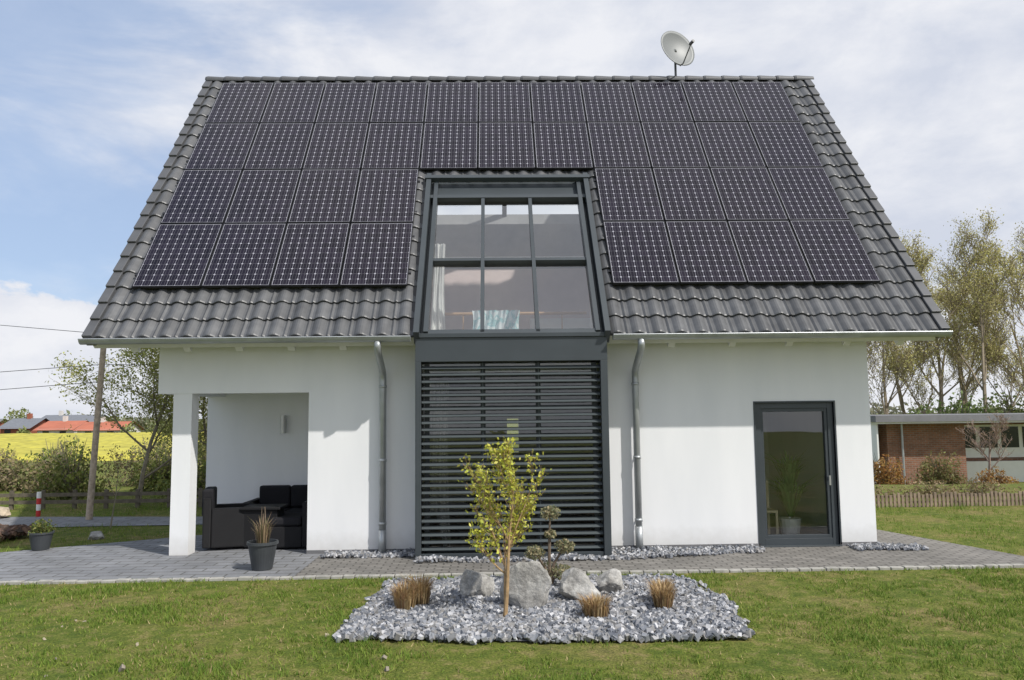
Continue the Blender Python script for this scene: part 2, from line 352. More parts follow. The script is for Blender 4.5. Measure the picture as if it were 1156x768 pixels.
rs=MB()
def slab(x0,x1,s0,s1,h0,h1): rs.box(x0,x1,s0,s1,h0,h1,T=rp)
slab(-5.68,-1.14,.02,SL-.05,-.22,-.04); slab(1.64,6.40,.02,SL-.05,-.22,-.04); slab(-1.14,1.64,3.72,SL-.05,-.22,-.04)
rs.obj('roof_deck',mat('soffit_board',(.68,.68,.66),.8,var=.06),H)
def rr_(x,q,h): return (x,3.7+q*4.3/7.085,8.74-q*5.63/7.085+h)
rr=MB()
for a in ((-5.68,-1.95,0,7.08),(2.45,6.40,0,7.08),(-1.95,2.45,0,.2),(-1.95,2.45,2.9,7.08)): rr.box(a[0],a[1],a[2],a[3],-.22,0,T=rr_)  # gap in the unseen rear slope, added to let sky light into the gallery
rr.obj('rear_roof',mat('rear_tiles',(.35,.35,.35),.8),H)
rr=MB(); rr.box(-1.95,-1.88,.2,2.9,-.05,.05,T=rr_); rr.box(2.38,2.45,.2,2.9,-.05,.05,T=rr_); rr.box(.2,.3,.2,2.9,-.05,.05,T=rr_); rr.obj('added_skylight_frame',M_anth,H)  # frame bars of the added roof opening, out of view
ns=10; TW=.302; x0=-5.66; nt_=40; cp=.3375; nc_=21
xs=x0+np.arange(nt_*ns+1)*(TW/ns); ph=(np.arange(len(xs))%ns)/ns
prof=.042*np.clip(np.cos((ph-.5)*2*math.pi*.85),-.15,1)
prof=np.where(ph<.06,.012,prof)
V=[];F=[];C=[]
for c in range(nc_):
    s0=c*cp-.02; s1=(c+1)*cp+.01
    tc_=.080+.035*rng.random(nt_+1)
    ti=np.minimum(np.arange(len(xs))//ns,nt_-1)
    jit=(rng.random(nt_)*.006)[ti]
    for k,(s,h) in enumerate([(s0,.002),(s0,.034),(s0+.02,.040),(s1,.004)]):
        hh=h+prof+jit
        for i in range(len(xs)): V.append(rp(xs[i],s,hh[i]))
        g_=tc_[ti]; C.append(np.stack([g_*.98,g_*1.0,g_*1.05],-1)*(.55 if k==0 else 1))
    b0=c*4*len(xs)
    for k in range(3):
        for i in range(len(xs)-1):
            xm=(xs[i]+xs[i+1])/2
            if -1.14<xm<1.64 and s0<3.62: continue
            a=b0+k*len(xs)+i; F.append((a,a+1,a+1+len(xs),a+len(xs)))
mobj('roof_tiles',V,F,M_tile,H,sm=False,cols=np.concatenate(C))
mb=MB()
for c in range(nc_):
    s=c*cp
    def T(x,q,h): return rp(x,s+q,h+.035*(1-q/cp)+.0)
    mb.box(-5.74,-5.60,-.02,cp+.0,-.16,.05,T=T); mb.box(6.36,6.50,-.02,cp+.0,-.16,.05,T=T)
for i in range(33):
    xa=-5.74+i*.372
    b=len(mb.v)
    for xx,r in [(xa,.115),(xa+.04,.125),(xa+.40,.10)]:
        for a in np.linspace(-.25,math.pi+.25,9): mb.v.append((xx,3.7-math.cos(a)*r,8.74+math.sin(a)*r*.8))
    for k in range(2):
        for q in range(8): mb.f.append((b+k*9+q,b+k*9+q+1,b+(k+1)*9+q+1,b+(k+1)*9+q)); mb.m.append(0)
mb.obj('verge_and_ridge_tiles',mat('verge_tile',(.085,.087,.092),.5,var=.15),H,bevel=.01)
mb=MB()
for xx in [-5.2,-4.45,-3.7,-2.95,-2.2,2.6,3.5,4.35,5.2,6.0]:
    mb.box(xx-.05,xx+.05,.12,.9,-.42,-.221,T=rp)
mb.obj('rafter_tails',M_whitepaint,H)
def gutter(xa,xb,name):
    mb=MB(); n=11; r=.07; cy,cz=-.68,3.09
    for xx in (xa,xb):
        for q_ in (r,r-.006):
            for a in np.linspace(math.pi,2*math.pi,n): mb.v.append((xx,cy+math.cos(a)*q_,cz+math.sin(a)*q_))
    for k in (0,1):
        o1=k*n; o2=2*n+k*n
        for i in range(n-1): mb.f.append((o1+i,o1+i+1,o2+i+1,o2+i)); mb.m.append(0)
    for o_ in (0,2*n):
        mb.f.append(tuple(o_+i for i in range(n))); mb.m.append(0)
    mb.tube([(xa,cy-r,cz),(xb,cy-r,cz)],.011,8)
    for xx in np.arange(xa+.3,xb,.75): mb.box(xx-.012,xx+.012,cy-r-.006,cy+r+.02,cz+.004,cz+.012); 
    return mb.obj(name,M_zinc,H)
gutter(-5.74,-1.17,'gutter_west'); gutter(1.67,6.48,'gutter_east')
def downpipe(x,name):
    mb=MB(); mb.tube([(x,-.68,3.03),(x,-.68,2.95),(x,-.62,2.88),(x,-.2,2.66),(x,-.12,2.6),(x,-.115,2.5),(x,-.115,.02)],.05,14)
    for z in (2.42,1.35,.45): mb.tube([(x,-.115,z-.02),(x,-.115,z+.02)],.058,14); mb.box(x-.01,x+.01,-.06,.0,z-.01,z+.01)
    mb.tube([(x,-.115,.35),(x,-.115,.36),(x,-.115,.02)],.056,14)
    return mb.obj(name,M_zinc,H,sm=True)
downpipe(-1.635,'downpipe_west'); downpipe(2.07,'downpipe_east')
mb=MB()
mb.box(-1.115,1.595,-.62,-.02,2.74,3.08)
mb.box(-1.13,1.61,-.645,-.5,3.08,3.14)
mb.box(-1.115,-1.035,-.62,-.5,.02,2.74); mb.box(1.495,1.595,-.62,-.5,.02,2.74)
mb.box(-1.035,1.495,-.60,-.5,.02,.09)
mb.box(-1.115,-1.075,-.5,0,.02,2.74); mb.box(1.555,1.595,-.5,0,.02,2.74)
for xx in (-.97,-.17,.62,1.43): mb.box(xx-.035,xx+.035,-.40,-.33,.09,2.73)
mb.box(-1.0,1.5,-.40,-.33,.02,.10); mb.box(-1.0,1.5,-.395,-.335,2.05,2.12)
mb.obj('bay_frame',M_anth,H,bevel=.004)
MB().poly([(-1.05,-.365,.1),(1.5,-.365,.1),(1.5,-.365,2.73),(-1.05,-.365,2.73)]).obj('bay_glass',M_glass,H)
mb=MB()
for i in range(27):
    z=.15+i*.0965; b=len(mb.v); th=math.radians(30+rng.normal()*1.0)
    dy,dz=math.cos(th)*.036,math.sin(th)*.036; cy=-.545
    P=[(-dy,-dz),(-dy+.006,-dz-.006),(0,.004),(dy,dz),(dy-.004,dz+.006),(0,.012),(-dy-.004,-dz+.004)]
    for xx in (-1.03,1.49):
        sg=rng.normal()*.0015
        for (a,c) in P: mb.v.append((xx,cy+a,z+c+sg))
    n=len(P)
    for k in range(n): mb.f.append((b+k,b+(k+1)%n,b+n+(k+1)%n,b+n+k)); mb.m.append(0)
for xx in (-.17,.62): mb.tube([(xx,-.545,.1),(xx,-.545,2.73)],.006,6)
mb.obj('louvre_slats',M_anth2,H)
mb=MB()
def rb(x0,x1,s0,s1,h0,h1): mb.box(x0,x1,s0,s1,h0,h1,T=rp)
rb(-1.135,-1.055,-.05,3.72,-.12,.13); rb(1.555,1.635,-.05,3.72,-.12,.13)
rb(-1.0,-.935,0.02,3.66,-.1,.07); rb(1.435,1.50,0.02,3.66,-.1,.07)
for xx in (-.17,.62): rb(xx-.028,xx+.028,.02,3.2,-.1,.05)
rb(-.935,1.435,1.55,1.61,-.085,.04); rb(-.935,1.435,.0,.07,-.1,.05); rb(-1.055,1.555,3.12,3.2,-.1,.06)
rb(-1.055,1.555,3.20,3.66,-.14,-.02); rb(-1.16,1.66,3.56,3.64,.06,.15)
rb(-1.055,-1.0,.0,3.2,-.14,-.06); rb(1.50,1.555,.0,3.2,-.14,-.06)
mb.obj('roof_glazing_frame',M_anth,H)
MB().poly([rp(-.95,.03,-.03),rp(1.45,.03,-.03),rp(1.45,3.16,-.03),rp(-.95,3.16,-.03)]).obj('roof_glazing',M_glassr,H)
mb=MB(); rb(-1.20,-1.14,0,3.7,-.03,.03); rb(1.64,1.70,0,3.7,-.03,.03); mb.obj('glazing_flashing',M_black,H)
mb=MB()
mb.box(3.87,3.955,.03,.11,.02,2.12); mb.box(4.965,5.05,.03,.11,.02,2.12); mb.box(3.955,4.965,.03,.11,2.035,2.12); mb.box(3.955,4.965,.03,.11,.02,.13)
mb.box(3.955,4.00,.045,.12,.13,2.035); mb.box(4.92,4.965,.045,.12,.13,2.035); mb.box(4.0,4.92,.045,.12,1.985,2.035); mb.box(4.0,4.92,.045,.12,.13,.18)
mb.box(3.86,5.06,-.05,.03,.0,.035)
mb.box(3.845,3.87,-.012,.1,0.035,2.145); mb.box(5.05,5.075,-.012,.1,0.035,2.145); mb.box(3.87,5.05,-.012,.1,2.12,2.145)
mb.obj('door_frame',M_anth,H,bevel=.003)
MB().poly([(4.0,.085,.18),(4.92,.085,.18),(4.92,.085,1.985),(4.0,.085,1.985)]).obj('door_glass',M_glass,H)
mb=MB(); mb.box(4.935,4.95,.0,.045,.98,1.02); mb.box(4.93,4.955,-.015,.0,.90,1.04); mb.obj('door_handle',M_steel,H)
mb=MB(); mb.tube([(-3.62,1.93,1.72),(-3.62,1.93,2.02)],.045,12); mb.box(-3.65,-3.59,1.95,2.0,1.8,1.94); mb.obj('wall_lamp',M_steel)

# ---------------------------------------------------------------- solar panels
pw=1.0136; sr=[.92,2.395,3.87,5.345]; PH=1.475
cells=[(c,r) for r in range(4) for c in range(11) if not (r<2 and 4<=c<7)]
fr=MB(); sv_=[];sf=[];uvs=[];uve=[]
for c,r in cells:
    xa=-5.33+c*pw+.011; xb=xa+pw-.022; sa=sr[r]+.012; sb=sa+PH-.024; dh=random.uniform(-.003,.003)
    fr.box(xa,xb,sa,sb,.085,.118+dh,T=rp)
    b=len(sv_); q=.013; hz_=.1195+dh
    sv_+= [rp(xa+q,sa+q,hz_),rp(xb-q,sa+q,hz_),rp(xb-q,sb-q,hz_),rp(xa+q,sb-q,hz_)]; sf.append((b,b+1,b+2,b+3))
    k=c*8;j=r*12; uvs+=[(k,j),(k+8,j),(k+8,j+12),(k,j+12)]; uve+=[(0,0),(1,0),(1,1),(0,1)]
    for e in ((xa,xa+.012,sa,sb),(xb-.012,xb,sa,sb)): fr.box(*e,.118+dh,.124+dh,T=rp)
    for e in ((xa+.012,xb-.012,sa,sa+.012),(xa+.012,xb-.012,sb-.012,sb)): fr.box(*e,.118+dh,.124+dh,T=rp)
for r in range(4):
    for q in (.3,1.15):
        segs=[(-5.38,-1.25),(1.74,5.86)] if r<2 else [(-5.38,5.86)]
        for a in segs: fr.box(a[0],a[1],sr[r]+q,sr[r]+q+.04,.05,.0845,T=rp)
SP=empty('solar_panels',(0,1,6)); fr.obj('panel_frames',M_pvframe,SP)
o=mobj('panel_cells',sv_,sf,M_pv,SP); uvl=o.data.uv_layers.new(name='UVMap'); uvl.data.foreach_set('uv',np.array(uvs,dtype=np.float32).ravel())
uvl=o.data.uv_layers.new(name='Edge'); uvl.data.foreach_set('uv',np.array(uve,dtype=np.float32).ravel())

# ---------------------------------------------------------------- satellite dish
SD=empty('satellite_dish',(3.78,3.7,8.9))
ax=Vector((.36,-.86,.24)).normalized(); ux=ax.cross(Vector((0,0,1))).normalized(); uy=ux.cross(ax).normalized()
cen=Vector((3.79,3.62,9.39)); v=[];f=[]; nr,na_=8,36
for k in range(nr+1):
    r=k/nr
    for a in range(na_):
        t=2*math.pi*a/na_; v.append(tuple(cen+ux*(.40*r*math.cos(t))+uy*(.42*r*math.sin(t))+ax*(.09*r*r-.07)))
for k in range(nr):
    for a in range(na_): a2=(a+1)%na_; f.append((k*na_+a,k*na_+a2,(k+1)*na_+a2,(k+1)*na_+a))
o=mobj('dish',v,f,mat('dish_grey',(.18,.19,.19),.5,metal=.1,var=.05),SD,sm=True); md=o.modifiers.new('s','SOLIDIFY'); md.thickness=.012
mb=MB(); mb.tube([(3.76,3.72,8.6),(3.76,3.72,9.3)],.024,10)
bot=cen-uy*.40+ax*.02; lnb=cen+ax*.42-uy*.20
mb.tube([bot-ax*.05,bot+ax*.05-uy*.02,lnb],.013,8); mb.tube([lnb-ax*.05,lnb+ax*.07],.032,10); mb.tube([Vector((3.76,3.72,9.3)),cen-ax*.07],.03,8)
mb.tube([bot-ax*.04,Vector((3.76,3.72,9.12))],.012,6)
mb.obj('mast_and_lnb',mat('mast_steel',(.15,.15,.15),.5,metal=.5),SD)

# ---------------------------------------------------------------- vegetation generators
def leafquads(P,size,cols,r):
    n=len(P); a=r.normal(size=(n,3)); a/=np.linalg.norm(a,axis=1)[:,None]; b_=r.normal(size=(n,3)); b_-=a*(a*b_).sum(1)[:,None]; b_/=np.linalg.norm(b_,axis=1)[:,None]
    s=size*(.6+.8*r.random((n,1))); a*=s; b_*=s*.6
    V=np.stack([P-a,P-b_*.9,P+a,P+b_*.9],1).reshape(-1,3); F=np.arange(4*n).reshape(-1,4)
    C=np.repeat(cols,4,axis=0); return V,F,C
def pick(cols,n,r,j=.2):
    c=np.array(cols)[r.integers(0,len(cols),n)]; return np.clip(c*(1-j+2*j*r.random((n,1))),0,1)
def tree(name,base,height,seed,cols,leaf=.05,nleaf=12,levels=4,trunk=.1,spread=.8,first=.3,bark=None,up=.25,clus=.12,sides=5,lastp=1.0,kids=(4,7),minr=.003,extra=(),wob=.13):
    rd=random.Random(seed); r=np.random.default_rng(seed); mb=MB(); tips=[]
    def br(p,d,l,rad,lv):
        n=5 if lv<2 else 3; pts=[p.copy()]; rs_=[rad]; q=p.copy(); dd=d.copy(); wb=wob*(.5 if lv==0 else 1)
        for i in range(n):
            dd=(dd+Vector((rd.gauss(0,wb),rd.gauss(0,wb),rd.gauss(0,.08)+up*.25))).normalized(); q=q+dd*l/n; pts.append(q.copy()); rs_.append(max(rad*(1-.75*(i+1)/n),minr))
        mb.tube(pts,rs_,sides if lv<2 else 3,cap=False)
        if lv>=levels-1:
            for i in range(1,n+1): tips.append(pts[i])
        if lv>=levels: return
        k=rd.randint(*kids)
        for i in range(k):
            t=(first if lv==0 else .2)+(1-(first if lv==0 else .2))*(i+rd.random())/k; j=min(int(t*n),n-1); pp=pts[j].lerp(pts[j+1],t*n-j)
            a=rd.uniform(0,2*math.pi); side=Vector((math.cos(a),math.sin(a),0)); base_d=(pts[j+1]-pts[j]).normalized()
            nd=(base_d*(1-spread*.5)+side*spread+Vector((0,0,up))).normalized()
            br(pp,nd,l*rd.uniform(.42,.62)*(1.15-.45*t),max(rs_[j]*.55,minr),lv+1)
    br(Vector(base),Vector((rd.gauss(0,.03),rd.gauss(0,.03),1)),height*.85,trunk,0)
    for (z,d,l) in extra: br(Vector(base)+Vector((0,0,z)),Vector(d).normalized(),l,trunk*.45,1)
    root=empty(name,base)
    mb.obj('branches',bark or M_barkd,root)
    if nleaf:
        T=np.array([tuple(t) for t in tips]); T=T[r.random(len(T))<lastp]; P=np.repeat(T,nleaf,axis=0)+r.normal(size=(len(T)*nleaf,3))*clus
        clump=np.repeat(.7+.6*r.random(len(T)),nleaf)[:,None]
        V,F,C=leafquads(P,leaf,pick(cols,len(P),r)*clump,r); mobj('foliage',V,F,M_leaf,root,cols=np.clip(C,0,1))
    return root
def bush(name,loc,rx,ry,rz,n,size,cols,seed,twigs=25):
    r=np.random.default_rng(seed); rd=random.Random(seed); root=empty(name,loc)
    d=r.normal(size=(n,3)); d/=np.linalg.norm(d,axis=1)[:,None]; d[:,2]=np.abs(d[:,2])*.95
    nzv=np.array([noise.noise(Vector((a*2.2+seed,b*2.2,c*2.2))) for a,b,c in d]); rad=(r.random(n)**.4)*(1+.55*nzv)
    P=d*rad[:,None]*np.array([rx,ry,rz])+np.array(loc)
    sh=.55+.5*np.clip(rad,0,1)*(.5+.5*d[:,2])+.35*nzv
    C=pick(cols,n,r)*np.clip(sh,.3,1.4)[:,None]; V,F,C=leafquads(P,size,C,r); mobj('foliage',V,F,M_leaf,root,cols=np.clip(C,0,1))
    mb=MB()
    for i in range(twigs):
        a=rd.uniform(0,6.28); e=rd.uniform(.4,1.12); q=Vector((math.cos(a)*rx*(1-e*.6),math.sin(a)*ry*(1-e*.6),rz*e*.98)); mb.tube([Vector(loc),Vector(loc)+q*.5+Vector((0,0,rz*.1)),Vector(loc)+q],[.015*rz,.01*rz,.003*rz],3,cap=False)
    mb.obj('twigs',M_barkd,root); return root
def tuft(name,loc,rad,h,n,cols,seed,lean=.5,w=.004):
    r=np.random.default_rng(seed); V=[];F=[];C=[]
    for i in range(n):
        a=r.random()*6.28; rr=rad*.6*math.sqrt(r.random()); p=np.array([math.cos(a)*rr,math.sin(a)*rr,0])+np.array(loc); out=np.array([math.cos(a),math.sin(a),0])*lean*(.2+.8*r.random())
        hh=h*(.55+.5*r.random()); t=np.array([-math.sin(a),math.cos(a),0])*w; b=len(V); c=np.array(cols[r.integers(len(cols))])*(.6+.6*r.random())
        m1=p+out*hh*.35+np.array([0,0,hh*.65]); e=p+out*hh*1.0+np.array([0,0,hh*(.95-.35*abs(lean)*r.random())])
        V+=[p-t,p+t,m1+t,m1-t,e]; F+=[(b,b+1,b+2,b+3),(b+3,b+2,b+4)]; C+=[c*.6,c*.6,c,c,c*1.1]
    return mobj(name,[tuple(x) for x in V],F,M_leaf,cols=np.clip(np.array(C),0,1))

# ---------------------------------------------------------------- lawn blades
def inpoly(x,y,P):
    c=np.zeros(len(x),bool); n=len(P)
    for i in range(n):
        x1,y1=P[i]; x2,y2=P[(i+1)%n]
        c^=((y1>y)!=(y2>y))&(x<(x2-x1)*(y-y1)/((y2-y1) if y2!=y1 else 1e-9)+x1)
    return c
BED=[(-1.45,-4.4),(.3,-4.62),(2.2,-4.62),(2.42,-3.4),(2.12,-2.08),(.5,-2.0),(-1.25,-2.05),(-1.35,-3.2)]
def blades(name,xa,xb,ya,yb,n,h,seed,excl=()):
    r=np.random.default_rng(seed); x=xa+(xb-xa)*r.random(n); y=ya+(yb-ya)*r.random(n)
    D=y+11.6; k=(np.abs(x-.02*D)<.72*D+.4)
    pat=np.array([noise.noise(Vector((a*1.1,b*1.1,seed)))+.8*noise.noise(Vector((a*4,b*4,3)))+.9*noise.noise(Vector((a*11,b*11,9))) for a,b in zip(x,y)])
    k&=(r.random(n)<np.clip(.50+pat*1.5,.04,1))
    for P in excl: k&=~inpoly(x,y,P)
    x,y,pat=x[k],y[k],pat[k]; n=len(x); z=terrain(x,y)
    a=r.random(n)*6.28; w_=.0035+.003*r.random(n); hh=h*(.4+.9*r.random(n))*np.clip(1+1.1*pat,.4,2.2)
    dx,dy=np.cos(a)*w_,np.sin(a)*w_; lx,ly=r.normal(size=n)*hh*.5,r.normal(size=n)*hh*.5
    V=np.stack([np.stack([x-dx,y-dy,z],-1),np.stack([x+dx,y+dy,z],-1),np.stack([x+lx,y+ly,z+hh],-1)],1).reshape(-1,3)
    g=np.array([.12,.20,.030]); g2=np.array([.27,.32,.06]); tn=np.array([.42,.34,.17])
    q=np.clip(r.random((n,1))-.5*pat[:,None],0,1); c=g*(1-q)+g2*q; dry=(r.random(n)<np.clip(.17-pat*.5,.02,.75))[:,None]; c=np.where(dry,tn*(.6+.6*r.random((n,1))),c)
    mobj(name,V,np.arange(3*n).reshape(-1,3),M_bladem,cols=np.repeat(c,3,axis=0))
blades('lawn_grass',-8.5,9.5,-6.6,-1.72,180000,.030,1,[BED])
blades('side_lawn_grass',6.2,15,-1.7,6,26000,.045,2,[[(6.0,-3),(6.95,-1.6),(7.1,-1.05),(6.35,1.5),(5.9,5),(5.9,9),(5,9),(5,-3)]])
blades('west_lawn_grass',-16,-5.0,-.2,9,24000,.06,4,[TER,BP])

# ---------------------------------------------------------------- gravel
def gravel(name,poly,n,s,seed,zb=.03,cols=((.19,.20,.22),(.28,.285,.30),(.12,.13,.15),(.23,.225,.22),(.42,.42,.43))):
    r=np.random.default_rng(seed); P=np.array(poly); lo,hi=P.min(0),P.max(0)
    x=lo[0]+(hi[0]-lo[0])*r.random(n*2); y=lo[1]+(hi[1]-lo[1])*r.random(n*2)
    jx=np.array([.10*noise.noise(Vector((a*3,b*3,0))) for a,b in zip(x,y)])+r.normal(size=len(x))*.03
    k=inpoly(x+jx,y+jx,poly); x,y=x[k][:n],y[k][:n]; n=len(x)
    z=zb+np.array([.03*noise.noise(Vector((a*2,b*2,5))) for a,b in zip(x,y)])+r.random(n)*.018
    cube=np.array([(-1,-1,-1),(1,-1,-1),(1,1,-1),(-1,1,-1),(-1,-1,1),(1,-1,1),(1,1,1),(-1,1,1)],float)
    V=cube[None]*(1+.45*(r.random((n,8,3))-.5)*1.4)
    sc=s*(.45+.8*r.random((n,1,1)))*np.stack([.8+.6*r.random(n),.6+.4*r.random(n),.4+.35*r.random(n)],-1)[:,None,:]; V=V*sc
    q=r.normal(size=(n,4)); q[:,0]+=.8; q/=np.linalg.norm(q,axis=1)[:,None]; w_,a,b_,c=q.T
    Rm=np.stack([np.stack([1-2*(b_*b_+c*c),2*(a*b_-c*w_),2*(a*c+b_*w_)],-1),np.stack([2*(a*b_+c*w_),1-2*(a*a+c*c),2*(b_*c-a*w_)],-1),np.stack([2*(a*c-b_*w_),2*(b_*c+a*w_),1-2*(a*a+b_*b_)],-1)],1)
    V=np.einsum('nij,nkj->nki',Rm,V)+np.stack([x,y,z],-1)[:,None,:]
    f=np.array([(0,3,2,1),(4,5,6,7),(0,1,5,4),(1,2,6,5),(2,3,7,6),(3,0,4,7)]); F=(f[None]+8*np.arange(n)[:,None,None]).reshape(-1,4)
    mobj(name,V.reshape(-1,3),F,M_stone,cols=np.repeat(pick(cols,n,r,.25),8,axis=0))
cx_,cy_=sum(p[0] for p in BED)/8,sum(p[1] for p in BED)/8
sheet('gravel_base',[(cx_+(x-cx_)*.96,cy_+(y-cy_)*.95) for x,y in BED],.012,M_plinth)
gravel('gravel_bed',BED,13500,.024,5)
gravel('gravel_strip',[(-2.45,-.42),(-1.0,-.42),(-1.0,-.02),(-2.45,-.02)],900,.02,6,.03)
gravel('gravel_strip',[(-1.1,-.9),(1.7,-.9),(3.8,-.42),(3.8,-.02),(1.62,-.02),(1.62,-.66),(-1.1,-.66)],1700,.02,8,.03)
gravel('gravel_strip',[(5.1,-.45),(6.1,-.5),(6.1,-.1),(5.62,-.02),(5.1,-.02)],500,.02,9,.03)
gravel('loose_stones',[(-5,-6.4),(1,-6.4),(-1,-4.4),(-5,-3)],18,.020,10,-.002,cols=((.30,.26,.19),(.24,.21,.17)))

def rockmat():
    m,nt,b,L=newmat('boulder_rock'); n=nz(nt,7,7,rough=.7); r=ramp(nt,n.outputs['Fac'],[(.3,(.15,.145,.135)),(.5,(.33,.32,.30)),(.68,(.54,.53,.50))]); L.new(r.outputs[0],b.inputs['Base Color']); b.inputs['Roughness'].default_value=.9
    n2=nz(nt,22,6,rough=.7); bp=nt.nodes.new('ShaderNodeBump'); bp.inputs['Strength'].default_value=.9; bp.inputs['Distance'].default_value=.02; L.new(n2.outputs['Fac'],bp.inputs['Height']); L.new(bp.outputs[0],b.inputs['Normal']); return m
M_rock=rockmat()
import bmesh
def boulder(name,loc,dx,dy,dz,seed,m=None):
    bm=bmesh.new(); bmesh.ops.create_icosphere(bm,subdivisions=4,radius=1)
    rd=random.Random(seed); pls=[(Vector((rd.gauss(0,1),rd.gauss(0,1),rd.gauss(0,1))).normalized(),rd.uniform(.5,.8)) for _ in range(11)]
    for v in bm.verts:
        c=v.co.copy()
        for nn,dd in pls:
            q=c.dot(nn)
            if q>dd: c-=nn*(q-dd)*.95
        c*=1+.10*noise.noise(c*2.3+Vector((seed,0,0)))+.05*noise.noise(c*7+Vector((0,seed,0)))
        v.co=Vector((c.x*dx,c.y*dy,c.z*dz))
    me=bpy.data.meshes.new(name); bm.to_mesh(me); bm.free(); me.materials.append(m or M_rock)
    o=bpy.data.objects.new(name,me); COL.objects.link(o); o.location=loc; o.rotation_euler=(0,0,rd.uniform(-.6,.6)); return o
boulder('boulder',(.33,-3.42,.20),.29,.22,.34,3)
boulder('boulder',(-.2,-2.98,.14),.20,.17,.26,8)
boulder('boulder',(.86,-3.2,.14),.29,.2,.23,12)
boulder('boulder',(1.22,-2.8,.12),.18,.15,.20,21)
tan=[(.50,.36,.18),(.40,.27,.12),(.60,.45,.25),(.32,.19,.10)]
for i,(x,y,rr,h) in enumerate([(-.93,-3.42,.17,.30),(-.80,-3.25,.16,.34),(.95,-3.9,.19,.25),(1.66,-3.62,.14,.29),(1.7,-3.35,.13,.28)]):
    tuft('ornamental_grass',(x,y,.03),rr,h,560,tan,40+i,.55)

GS=[(.58,.56,.09),(.50,.52,.08),(.64,.60,.15),(.40,.44,.07)]
tree('golden_shrub',(.08,-3.76,.02),1.50,23,GS,leaf=.020,nleaf=3,levels=3,trunk=.024,spread=.68,first=.36,bark=mat('young_bark',(.36,.24,.12),.8,var=.3,scale=20),up=.36,clus=.03,sides=7,kids=(5,6),lastp=.8,minr=.0025,wob=.10,extra=((.42,(-1,0,.45),.42),(.12,(.10,.02,1),.85),(.5,(-.35,0,1),.65),(.55,(.6,0,.8),.45)))
root=empty('dwarf_pine',(.6,-2.5,0)); mb=MB(); r=np.random.default_rng(77); allP=[];cc=[]
cl=[(.62,-2.5,.86,.12),(.44,-2.52,.42,.12),(.78,-2.48,.48,.12),(.55,-2.45,.22,.16),(.75,-2.55,.20,.13),(.62,-2.5,.62,.07)]
for (x,y,z,rr) in cl:
    mb.tube([(.6,-2.5,0),(.6+(x-.6)*.3,-2.5,z*.6),(x,y,z)],[.022,.016,.008],6,cap=False)
    d=r.normal(size=(380,3)); d/=np.linalg.norm(d,axis=1)[:,None]; allP.append(np.array([x,y,z])+d*rr*(r.random((380,1))**.35)*np.array([1,1,.7])); cc.append(pick([(.26,.25,.13),(.31,.28,.17),(.18,.20,.11),(.42,.35,.21)],380,r,.3))
mb.obj('branches',M_bark,root); V,F,C=leafquads(np.concatenate(allP),.018,np.concatenate(cc),r); mobj('foliage',V,F,M_leaf,root,cols=C)

def pot(name,loc,rt_,rb_2,h,m):
    root=empty(name,loc); n=28; prof=[(rb_2*.96,0),(rb_2,.01),(rt_*.97,h*.9),(rt_*1.05,h*.9),(rt_*1.05,h),(rt_*.93,h),(rt_*.9,h*.85),(0.001,h*.85)]
    v=[];f=[]
    for r_,z in prof:
        for k in range(n): t=2*math.pi*k/n; v.append((loc[0]+r_*math.cos(t),loc[1]+r_*math.sin(t),loc[2]+z))
    for j in range(len(prof)-1):
        for k in range(n): k2=(k+1)%n; f.append((j*n+k,j*n+k2,(j+1)*n+k2,(j+1)*n+k))
    mobj('pot',v,f,m,root,sm=False); return root
M_pot=mat('pot_plastic',(.045,.05,.055),.5,var=.2)
P1=pot('potted_plant',(-3.05,-1.12,.02),.19,.13,.36,M_pot)
o=tuft('dry_stems',(-3.05,-1.12,.3),.12,.46,110,[(.42,.30,.19),(.32,.23,.15),(.25,.24,.10)],61,.45,.004); o.parent=P1; o.matrix_parent_inverse=Matrix.Translation(-Vector(P1.location))
mb=MB(); 
for a,b_ in ((.02,.02),(-.03,.03),(.04,-.03)): mb.tube([(-3.05,-1.12,.3),(-3.05+a,-1.12+b_,.62),(-3.05+a*.6,-1.12,.82)],[.012,.009,.004],6)
mb.obj('stems',M_bark,P1)
P2=pot('potted_plant',(-6.95,.72,.02),.17,.12,.27,M_pot)
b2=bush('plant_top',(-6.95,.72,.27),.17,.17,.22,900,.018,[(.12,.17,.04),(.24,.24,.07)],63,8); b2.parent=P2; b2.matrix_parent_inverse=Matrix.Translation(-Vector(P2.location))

def rattan():
    m,nt,b,L=newmat('black_rattan'); tc=nt.nodes.new('ShaderNodeTexCoord'); wv=nt.nodes.new('ShaderNodeTexWave'); wv.bands_direction='Z'; wv.inputs['Scale'].default_value=22; wv.inputs['Distortion'].default_value=1; L.new(tc.outputs['Object'],wv.inputs[0])
    r=ramp(nt,wv.outputs['Fac'],[(.2,(.006,.006,.007)),(.9,(.018,.018,.020))]); L.new(r.outputs[0],b.inputs['Base Color']); b.inputs['Roughness'].default_value=.6; b.inputs['Specular IOR Level'].default_value=.25
    bp=nt.nodes.new('ShaderNodeBump'); bp.inputs['Strength'].default_value=.5; bp.inputs['Distance'].default_value=.01; L.new(wv.outputs['Fac'],bp.inputs['Height']); L.new(bp.outputs[0],b.inputs['Normal']); return m
M_rat=rattan(); M_cush=mat('dark_cushion',(.018,.018,.021),.9,spec=.2)
S=empty('outdoor_sofa',(-3.6,1.3,.02))
mb=MB(); mb.box(-3.95,-2.85,1.15,1.9,.05,.36); mb.box(-3.95,-2.85,1.78,1.93,.36,.82); mb.box(-4.05,-3.95,1.15,1.93,.05,.64); mb.box(-2.90,-2.78,.35,1.93,.05,.72); mb.box(-3.40,-2.9,.35,1.15,.05,.36)
for p in ((-4.0,1.2),(-2.84,.4),(-3.35,.4)): mb.box(p[0]-.02,p[0]+.02,p[1]-.02,p[1]+.02,0.0,.06)
